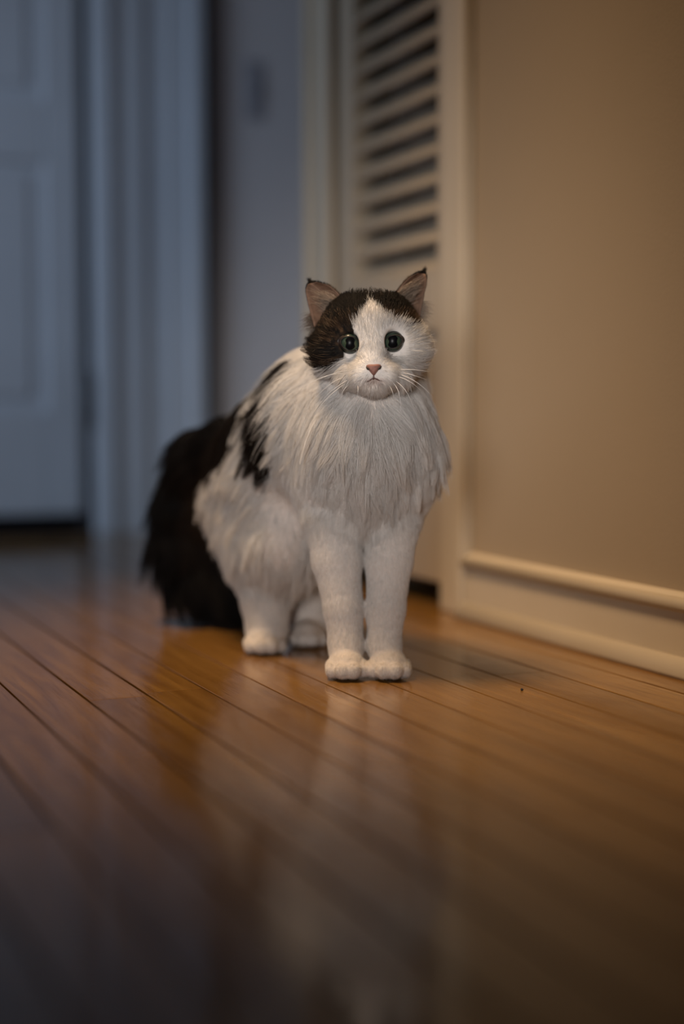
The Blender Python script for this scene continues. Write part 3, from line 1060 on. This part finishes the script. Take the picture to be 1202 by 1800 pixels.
# ---- whiskers: root, a middle point, tip, in frame positions with depths
WH = [((610, 652), (588, 656), (556, 669)), ((606, 664), (582, 674), (552, 702)), ((612, 668), (592, 680), (570, 698)),
      ((614, 676), (604, 686), (597, 704)), ((629, 676), (629, 688), (628, 702)), ((604, 657), (570, 662), (530, 682)),
      ((610, 672), (575, 700), (548, 735)),
      ((703, 650), (728, 650), (757, 654)), ((706, 655), (728, 660), (750, 668)), ((698, 662), (722, 672), (742, 690)),
      ((694, 669), (715, 690), (728, 722)), ((690, 672), (702, 695), (704, 732)), ((702, 658), (735, 674), (762, 700)),
      ((684, 676), (690, 690), (694, 706))]
for (a_, m_, t_) in WH:
    d0_ = surface(*a_)
    out = 0.006
    p0 = P(*a_, d0_ + 0.001); p1 = P(*m_, d0_ - 0.008); p2 = P(*t_, d0_ + 0.002)
    pts, rad = [], []
    for t in np.linspace(0, 1, 12):
        c1_ = 2 * p1 - 0.5 * p0 - 0.5 * p2
        pts.append(loc((1 - t) ** 2 * p0 + 2 * t * (1 - t) * c1_ + t * t * p2))
        rad.append(0.00024 * (1 - t) + 0.00008)
    finish('whisker', tube(pts, rad, 5), M_WHISK, root, smooth=True)

# ---- fur: strands grown over the body
tri = np.concatenate([Q[:, [0, 1, 2]], Q[:, [0, 2, 3]]])
A, B, C_ = V[tri[:, 0]], V[tri[:, 1]], V[tri[:, 2]]
area_ = 0.5 * np.linalg.norm(np.cross(B - A, C_ - A), axis=1)
cent = (A + B + C_) / 3
ixc, _ = prim_index(cent)
DENS = np.array([s.dens for s in PR])
nrm = np.cross(B - A, C_ - A); nrm /= np.maximum(np.linalg.norm(nrm, axis=1, keepdims=True), 1e-12)
facing = np.einsum('ij,ij->i', nrm, (CAMP - cent) / np.linalg.norm(CAMP - cent, axis=1, keepdims=True))
wgt = area_ * DENS[ixc] * np.where(facing > -0.35, 1.0, 0.45)
wgt[cent[:, 2] < 0.002] = 0
NH = 170000
pick = rng.choice(len(tri), NH, p=wgt / wgt.sum())
r1, r2 = rng.random(NH), rng.random(NH)
fl = r1 + r2 > 1
r1[fl], r2[fl] = 1 - r1[fl], 1 - r2[fl]
R0 = A[pick] + (B[pick] - A[pick]) * r1[:, None] + (C_[pick] - A[pick]) * r2[:, None]
# keep the eyes, the nose and the lips clear
keep = np.ones(NH, bool)
xr, yr = project(R0)
front = R0[:, 1] < 1.43
eye_near = np.full(NH, 9.0)
for (ex, ey) in EYES:
    rr_ = np.hypot((xr - ex) / 18.0, (yr - ey) / 13.5)
    eye_near = np.where(front, np.minimum(eye_near, rr_), eye_near)
keep &= eye_near > 1.0
keep &= ~(front & (np.hypot((xr - 656.5) / 16, (yr - 647) / 9) < 1.0))
R0 = R0[keep]; eye_near = eye_near[keep]; xr, yr = xr[keep], yr[keep]
NH = len(R0)


def coat_fields(p):
    """blend flow, length and lift of the nearby forms"""
    d = np.stack([s.dist(p) for s in PR], axis=1)
    d -= d.min(axis=1, keepdims=True)
    w = np.exp(-d / 0.006)
    w /= w.sum(axis=1, keepdims=True)
    flow = w @ np.array([s.flow for s in PR])
    hw = w @ HEADS.astype(float)
    rad = p - NOSE
    rad[:, 2] *= 1.0
    rad /= np.maximum(np.linalg.norm(rad, axis=1, keepdims=True), 1e-6)
    flow = flow * (1 - hw[:, None]) + rad * hw[:, None]
    length = w @ np.array([s.length for s in PR])
    lift = w @ np.array([s.lift for s in PR])
    return flow, length, lift, hw


N0 = normal_at(R0)
flow, LEN, LIFT, HW = coat_fields(R0)
# ruff: fan out sideways from the middle of the chest
rf = np.exp(-((yr - 790) / 110) ** 2) * (R0[:, 1] < 1.52)
flow[:, 0] += rf * np.clip((xr - 655) / 110, -1, 1) * 0.75
lowcheek = (HW > 0.5) & (yr > 638) & (np.abs(xr - 657) > 43)
flow[lowcheek] += np.stack([np.sign(xr - 657) * 0.45, np.full(NH, -0.2), np.full(NH, -1.0)], axis=1)[lowcheek]
LIFT = np.where(lowcheek, 0.42, LIFT)
tx = flow - np.einsum('ij,ij->i', flow, N0)[:, None] * N0
tx += rng.normal(0, 0.13, tx.shape)
long_ = (LEN > 0.018)[:, None]
tx += long_ * np.where(R0[:, 1] > 1.67, 0.15, np.where(R0[:, 1] > 1.53, 0.40, 0.85))[:, None] * (np.stack([vnoise(R0, 62, 31 + q_) for q_ in range(3)], axis=1) - 0.5)
tx -= np.einsum('ij,ij->i', tx, N0)[:, None] * N0
tx /= np.maximum(np.linalg.norm(tx, axis=1, keepdims=True), 1e-6)
# lengths by place
hd = HW > 0.5
dist_nose = np.linalg.norm(R0 - NOSE, axis=1)
LEN = np.where(hd, np.minimum(LEN, 0.0035 + np.clip(dist_nose - 0.012, 0, 1) * 0.45), LEN)
LEN = np.where((TAGS[prim_index(R0)[0]] == 'leg') & (R0[:, 2] > 0.085) & (R0[:, 1] > 1.54), 0.020, LEN)
LEN = np.where(lowcheek, np.maximum(LEN, 0.016), LEN)
LEN = np.where(hd & (yr < 560), np.minimum(LEN, 0.012), LEN)
LEN = np.where(eye_near < 1.9, np.minimum(LEN, 0.0030 + 0.004 * (eye_near - 1.0)), LEN)
chestish = (R0[:, 1] < 1.53) & ~hd & (LEN > 0.02)
side = np.clip(np.abs(xr - 655) / 120, 0, 1)
low = np.clip((yr - 760) / 110, 0, 1)
LEN = np.where(chestish, LEN * (1 - low * (0.25 + 0.45 * side)), LEN)
istail = TAGS[prim_index(R0)[0]] == 'tail'
LEN = np.where((LEN > 0.02) & ~istail, LEN * (0.62 + 0.75 * vnoise(R0, 75, 5)), LEN)
LEN *= rng.uniform(0.60, 1.18, NH)
hc_col, hdark, hix, _ = coat(R0, 2.0)
htag = TAGS[hix]
# near an eye the hair lies away from it
for (ex, ey), c0 in zip(EYES, EYE_C):
    w_ = np.exp(-(np.hypot(xr - ex, yr - ey) / 26) ** 2) * hd * (R0[:, 1] < 1.43)
    away = R0 - c0
    away -= np.einsum('ij,ij->i', away, N0)[:, None] * N0
    away /= np.maximum(np.linalg.norm(away, axis=1, keepdims=True), 1e-6)
    tx = tx * (1 - w_[:, None]) + away * w_[:, None]
tx /= np.maximum(np.linalg.norm(tx, axis=1, keepdims=True), 1e-6)

K = 7
S = np.linspace(0, 1, K)
lift = LIFT + rng.normal(0, 0.07, NH) + np.where(LEN > 0.012, 0.55 * (vnoise(R0, 85, 9) - 0.5), 0)
dir0 = tx * np.cos(lift)[:, None] + N0 * np.sin(lift)[:, None]
grav = np.array([0, 0, -1.0])
droop = np.where(np.isin(htag, ['ruff', 'chest', 'trunk', 'belly', 'shoulder', 'thigh', 'tail']), 0.30, 0.04)
PTS = np.zeros((NH, K, 3))
wob = rng.normal(0, 1, (NH, 3)) * 0.06
for k, s in enumerate(S):
    off = dir0 * s + (tx - dir0) * (0.55 * s * s) + grav * (droop * s * s)[:, None] + wob * s * s
    PTS[:, k, :] = R0 + off * LEN[:, None]
# locks: pull strands towards a nearby leader, more so at the tips
cell = np.where(LEN > 0.022, 0.0125, np.where(LEN > 0.010, 0.0055, 0.0032))
jit = rng.uniform(0, 1, 3)
key = np.floor(R0 / cell[:, None] + jit).astype(np.int64)
hk = key[:, 0] * 73856093 ^ key[:, 1] * 19349663 ^ key[:, 2] * 83492791 ^ (cell * 1e6).astype(np.int64)
_, first, inv = np.unique(hk, return_index=True, return_inverse=True)
lead = first[inv]
same = (hdark == hdark[lead]) & (np.linalg.norm(R0 - R0[lead], axis=1) < 2 * cell)
cl = np.where(same, rng.uniform(0.45, 0.95, NH), 0.0)
cl = np.where(LEN > 0.022, cl, np.where(LEN > 0.011, cl * 0.5, cl * 0.12))
for k, s in enumerate(S):
    tgt = PTS[lead, k, :]
    f = (cl * s ** 1.3)[:, None]
    PTS[:, k, :] = PTS[:, k, :] * (1 - f) + (tgt + 0.0) * f
PTS[:, :, 2] = np.maximum(PTS[:, :, 2], 0.0008)
rad0 = np.where(LEN > 0.022, 0.00021, np.where(LEN > 0.010, 0.00017, 0.00014)) * rng.uniform(0.8, 1.2, NH)
hair_p = [PTS]; hair_r = [rad0]; hair_c = []
val = (rng.uniform(0.82, 1.06, NH) * (0.86 + 0.14 * rng.random(NH)[lead]))[:, None]
cc = np.repeat((hc_col * val)[:, None, :], K, axis=1)
# ticked tips on the dark tabby strands of the face
tick = (hdark & hd & (rng.random(NH) < 0.16) & (yr > 550) & (xr > 556 + 20 * rng.random(NH)))
cc[tick, -3:, :] = np.array([0.20, 0.135, 0.085])
hair_c.append(np.clip(cc, 0, 0.93))

# ear hair: dark fringe on the rim and back, long pale strands across the opening
ep, er, ec = [], [], []
for E in EARS:
    for _ in range(2600):
        u, v = random.random(), random.random() ** 1.2
        p0 = ear_point(E, u, v, 1.0)
        p1 = ear_point(E, u, min(1, v + 0.12), 1.0)
        t = p1 - p0
        if np.linalg.norm(t) < 1e-6: continue
        t /= np.linalg.norm(t)
        Lh = random.uniform(0.004, 0.008)
        d_ = t + np.array([random.gauss(0, .15), 0.35, random.gauss(0, .15)])
        ep.append([p0 + d_ * Lh * s for s in S]); er.append(0.00016); ec.append(np.tile(BLACK * random.uniform(0.8, 2.5), (K, 1)))
    for _ in range(900):                      # rim
        edge = random.random() < 0.5
        v = random.uniform(0.15, 1.0)
        u = 0.0 if edge else 1.0
        if random.random() < 0.15: v, u = 1.0, random.random()
        p0 = ear_point(E, u, v, random.random())
        sx = (-1 if edge else 1) * (-E['side'])
        t = np.array([random.gauss(0, 0.15) + 0.12 * E['side'] * (1 if edge else -0.3), random.gauss(0, .2), 0.9])
        Lh = random.uniform(0.001, 0.0028)
        c_ = BLACK * 1.5 if v > 0.8 else (BROWN * random.uniform(0.5, 1.6))
        ep.append([p0 + t * Lh * s for s in S]); er.append(0.00014); ec.append(np.tile(c_, (K, 1)))
    for _ in range(260):                      # tufts inside, rooted low on the inner side
        v = random.uniform(0.02, 0.42)
        u = random.uniform(0.55, 0.98)
        p0 = ear_point(E, u, v)
        tgt = ear_point(E, max(0.05, u - random.uniform(0.35, 0.8)), min(1, v + random.uniform(0.15, 0.5)))
        vec = tgt - p0
        Lh = np.linalg.norm(vec); vec /= max(Lh, 1e-6)
        Lh = min(Lh, 0.030) * random.uniform(0.5, 1.05)
        pts = [p0 + vec * Lh * s + np.array([0, -0.010, 0.003]) * math.sin(math.pi * 0.8 * s) * random.uniform(0.8, 1.1) for s in S]
        c_ = np.array([0.46, 0.37, 0.29]) * random.uniform(0.5, 1.25)
        ep.append(pts); er.append(0.00019); ec.append(np.tile(c_, (K, 1)))
    for _ in range(260):                      # pale tuft at the outer base
        v = random.uniform(0.0, 0.30)
        p0 = ear_point(E, random.uniform(0, 0.15), v)
        t = np.array([E['side'] * random.uniform(0.5, 1.1), 0.1, random.uniform(-0.5, 0.35)])
        Lh = random.uniform(0.006, 0.016)
        pts = [p0 + t * Lh * s + np.array([0, 0, -0.003]) * s * s for s in S]
        c_ = (np.array([0.42, 0.34, 0.27]) if E['side'] > 0 else np.array([0.16, 0.11, 0.08])) * random.uniform(0.6, 1.2)
        ep.append(pts); er.append(0.00012); ec.append(np.tile(c_, (K, 1)))
hair_p.append(np.array(ep)); hair_r.append(np.array(er)); hair_c.append(np.array(ec))

HP = np.concatenate(hair_p); HR = np.concatenate(hair_r); HC = np.concatenate(hair_c)
NT = len(HP)
hc = bpy.data.hair_curves.new('fur')
hc.add_curves([K] * NT)
hc.attributes['position'].data.foreach_set('vector', (HP - np.array([0, OY, 0])).astype(np.float32).ravel())
ra = hc.attributes.get('radius') or hc.attributes.new('radius', 'FLOAT', 'POINT')
taper = (1 - 0.80 * S ** 1.5)
ra.data.foreach_set('value', (HR[:, None] * taper[None, :]).astype(np.float32).ravel())
ca = hc.attributes.new('coat', 'FLOAT_COLOR', 'POINT')
rgba = np.ones((NT, K, 4), dtype=np.float32); rgba[:, :, :3] = HC
ca.data.foreach_set('color', rgba.ravel())
hc.materials.append(M_FUR)
fur = link('fur', hc, root, kind='stuff')
